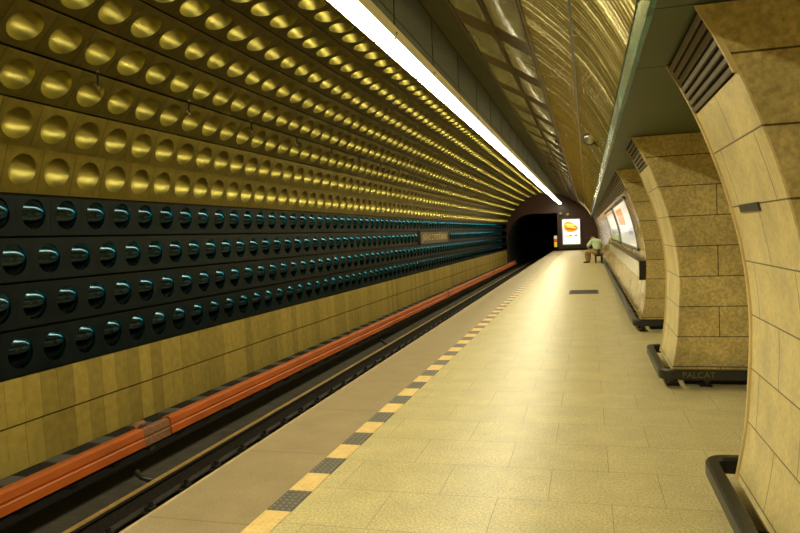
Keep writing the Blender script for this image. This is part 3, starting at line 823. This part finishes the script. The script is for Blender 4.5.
# local frame: facing +Y, right is +X, seat at z = .43
def rotl(p, a=math.radians(42)): return (p[0] * math.cos(a) - p[1] * math.sin(a), p[0] * math.sin(a) + p[1] * math.cos(a), p[2])
V = [(0, 0, .52), (0, .02, .66), (0, .07, .82), (0, .15, .96), (0, .24, 1.05), (0, .32, 1.09), (0, .42, 1.10), (0, .47, 1.05),
     (.10, .06, .50), (.19, .44, .50), (.20, .45, .10), (.21, .60, .045),
     (-.10, .06, .50), (-.17, .44, .50), (-.20, .36, .10), (-.20, .50, .045),
     (.18, .15, .95), (.33, .20, .72), (.14, .47, .62), (.08, .55, .62),
     (-.18, .15, .95), (-.33, .20, .72), (-.14, .47, .62), (-.08, .55, .62)]
V = [rotl(p) if 8 <= i <= 15 else p for i, p in enumerate(V)]
E = [(0, 1), (1, 2), (2, 3), (3, 4), (4, 5), (5, 6), (6, 7), (0, 8), (8, 9), (9, 10), (10, 11), (0, 12), (12, 13), (13, 14), (14, 15), (3, 16), (16, 17), (17, 18), (18, 19), (3, 20), (20, 21), (21, 22), (22, 23)]
Rr = [(.15, .11), (.14, .10), (.15, .10), (.13, .09), .06, .07, .095, .07, .09, .065, .045, .04, .09, .065, .045, .04, .055, .045, .03, .028, .055, .045, .03, .028]
body = skin('body', V, E, Rr, M['skin'], person)
hand_pts = []
for s in (1, -1):                                 # five fingers to each hand, one continuous chain set per hand
    hv = [(s * .08, .54, .62)]; he = []; hr = [.03]
    for fi in range(5):
        bx2 = s * (.10 - .018 * fi); ln = (.055, .075, .082, .076, .06)[fi]
        b = len(hv)
        hv += [(bx2, .585, .622 - .004 * fi), (bx2 - s * .01, .585 + ln * .6, .61), (bx2 - s * .022, .585 + ln * .8, .585)]
        he += [(0, b), (b, b + 1), (b + 1, b + 2)]; hr += [.011, .010, .008]
    skin('hand', hv, he, hr, M['skin'], person, sub=1)
skin('shirt', [(0, -.005, .55), (0, .01, .66), (0, .06, .82), (0, .14, .96), (0, .22, 1.04), (.19, .14, .96), (.30, .18, .80), (.325, .2, .73), (-.19, .14, .96), (-.30, .18, .80), (-.325, .2, .73)],
     [(0, 1), (1, 2), (2, 3), (3, 4), (3, 5), (5, 6), (6, 7), (3, 8), (8, 9), (9, 10)],
     [(.195, .145), (.18, .135), (.19, .13), (.16, .115), (.075, .075), .085, .08, .075, .085, .08, .075], M['shirt'], person)
skin('trousers', [rotl(p) for p in [(0, .0, .52), (.11, .08, .51), (.19, .44, .51), (.20, .445, .25), (.20, .45, .09), (-.11, .08, .51), (-.17, .44, .51), (-.185, .40, .25), (-.20, .36, .09)]],
     [(0, 1), (1, 2), (2, 3), (3, 4), (0, 5), (5, 6), (6, 7), (7, 8)], [(.19, .12), (.12, .10), .085, .075, .075, (.12, .10), .085, .075, .075], M['trouser'], person)
skin('belt', [(0, -.003, .545), (0, 0, .575)], [(0, 1)], [(.20, .15), (.2, .15)], M['belt'], person, sub=1)
skin('hair', [(0, .33, 1.13), (0, .40, 1.155), (0, .46, 1.12)], [(0, 1), (1, 2)], [(.075, .07), (.095, .085), (.06, .05)], M['hair'], person)
for s, y in ((1, .45), (-1, .36)):
    skin('shoe', [rotl(p) for p in [(s * .20, y - .04, .05), (s * .205, y + .08, .045), (s * .21, y + .19, .038)]], [(0, 1), (1, 2)], [(.045, .045), (.05, .042), (.045, .032)], M['shoe'], person)
fm = MB()                                          # face under the bowed head
for sx in (-.035, .035): fm.box(sx - .012, sx + .012, .505, .512, 1.06, 1.072)
fm.box(-.025, .025, .50, .508, 1.005, 1.012)
fm.build('face_features', M['hair'], person)

# ------------------------------------------------------------------ lights, world, camera
def area(name, loc, sx, sy, power, col, rot=(0, 0, 0)):
    l = bpy.data.lights.new(name, 'AREA'); l.shape = 'RECTANGLE'; l.size = sx; l.size_y = sy; l.energy = power; l.color = col
    o = bpy.data.objects.new(name, l); COL.objects.link(o); o.location = loc; o.rotation_euler = rot
    return o
area('hall_fill', (4.0, 12, 2.5), 1.2, 34, 260, (1, .84, .5))  # added fill light, stands unseen in the hall
w = bpy.data.worlds.new('World'); S.world = w; w.use_nodes = True
w.node_tree.nodes['Background'].inputs[0].default_value = (.9, .75, .4, 1); w.node_tree.nodes['Background'].inputs[1].default_value = .03

f = 680.0; VPX, VPY, ROLL = 587, 229, .03
a = Vector(((VPX - 400) / f, -(VPY - 266.5) / f, -1)).normalized()
up = Vector((-math.sin(ROLL), math.cos(ROLL), 0)); up = (up - a * a.dot(up)).normalized(); rt = a.cross(up)
cd = bpy.data.cameras.new('Camera'); cam = bpy.data.objects.new('Camera', cd); COL.objects.link(cam)
cd.sensor_fit = 'HORIZONTAL'; cd.sensor_width = 36; cd.lens = f / 800 * 36; cd.clip_end = 200; cd.clip_start = .05
mw = Matrix((rt, a, up)).to_4x4(); mw.translation = (0, 0, H)
cam.matrix_world = mw
S.camera = cam
S.view_settings.view_transform = 'Standard'; S.view_settings.look = 'None'
S.view_settings.exposure = 0.32
S.cycles.use_denoising = True
S.cycles.max_bounces = 10; S.cycles.diffuse_bounces = 5; S.cycles.glossy_bounces = 4
S.cycles.sample_clamp_indirect = 6
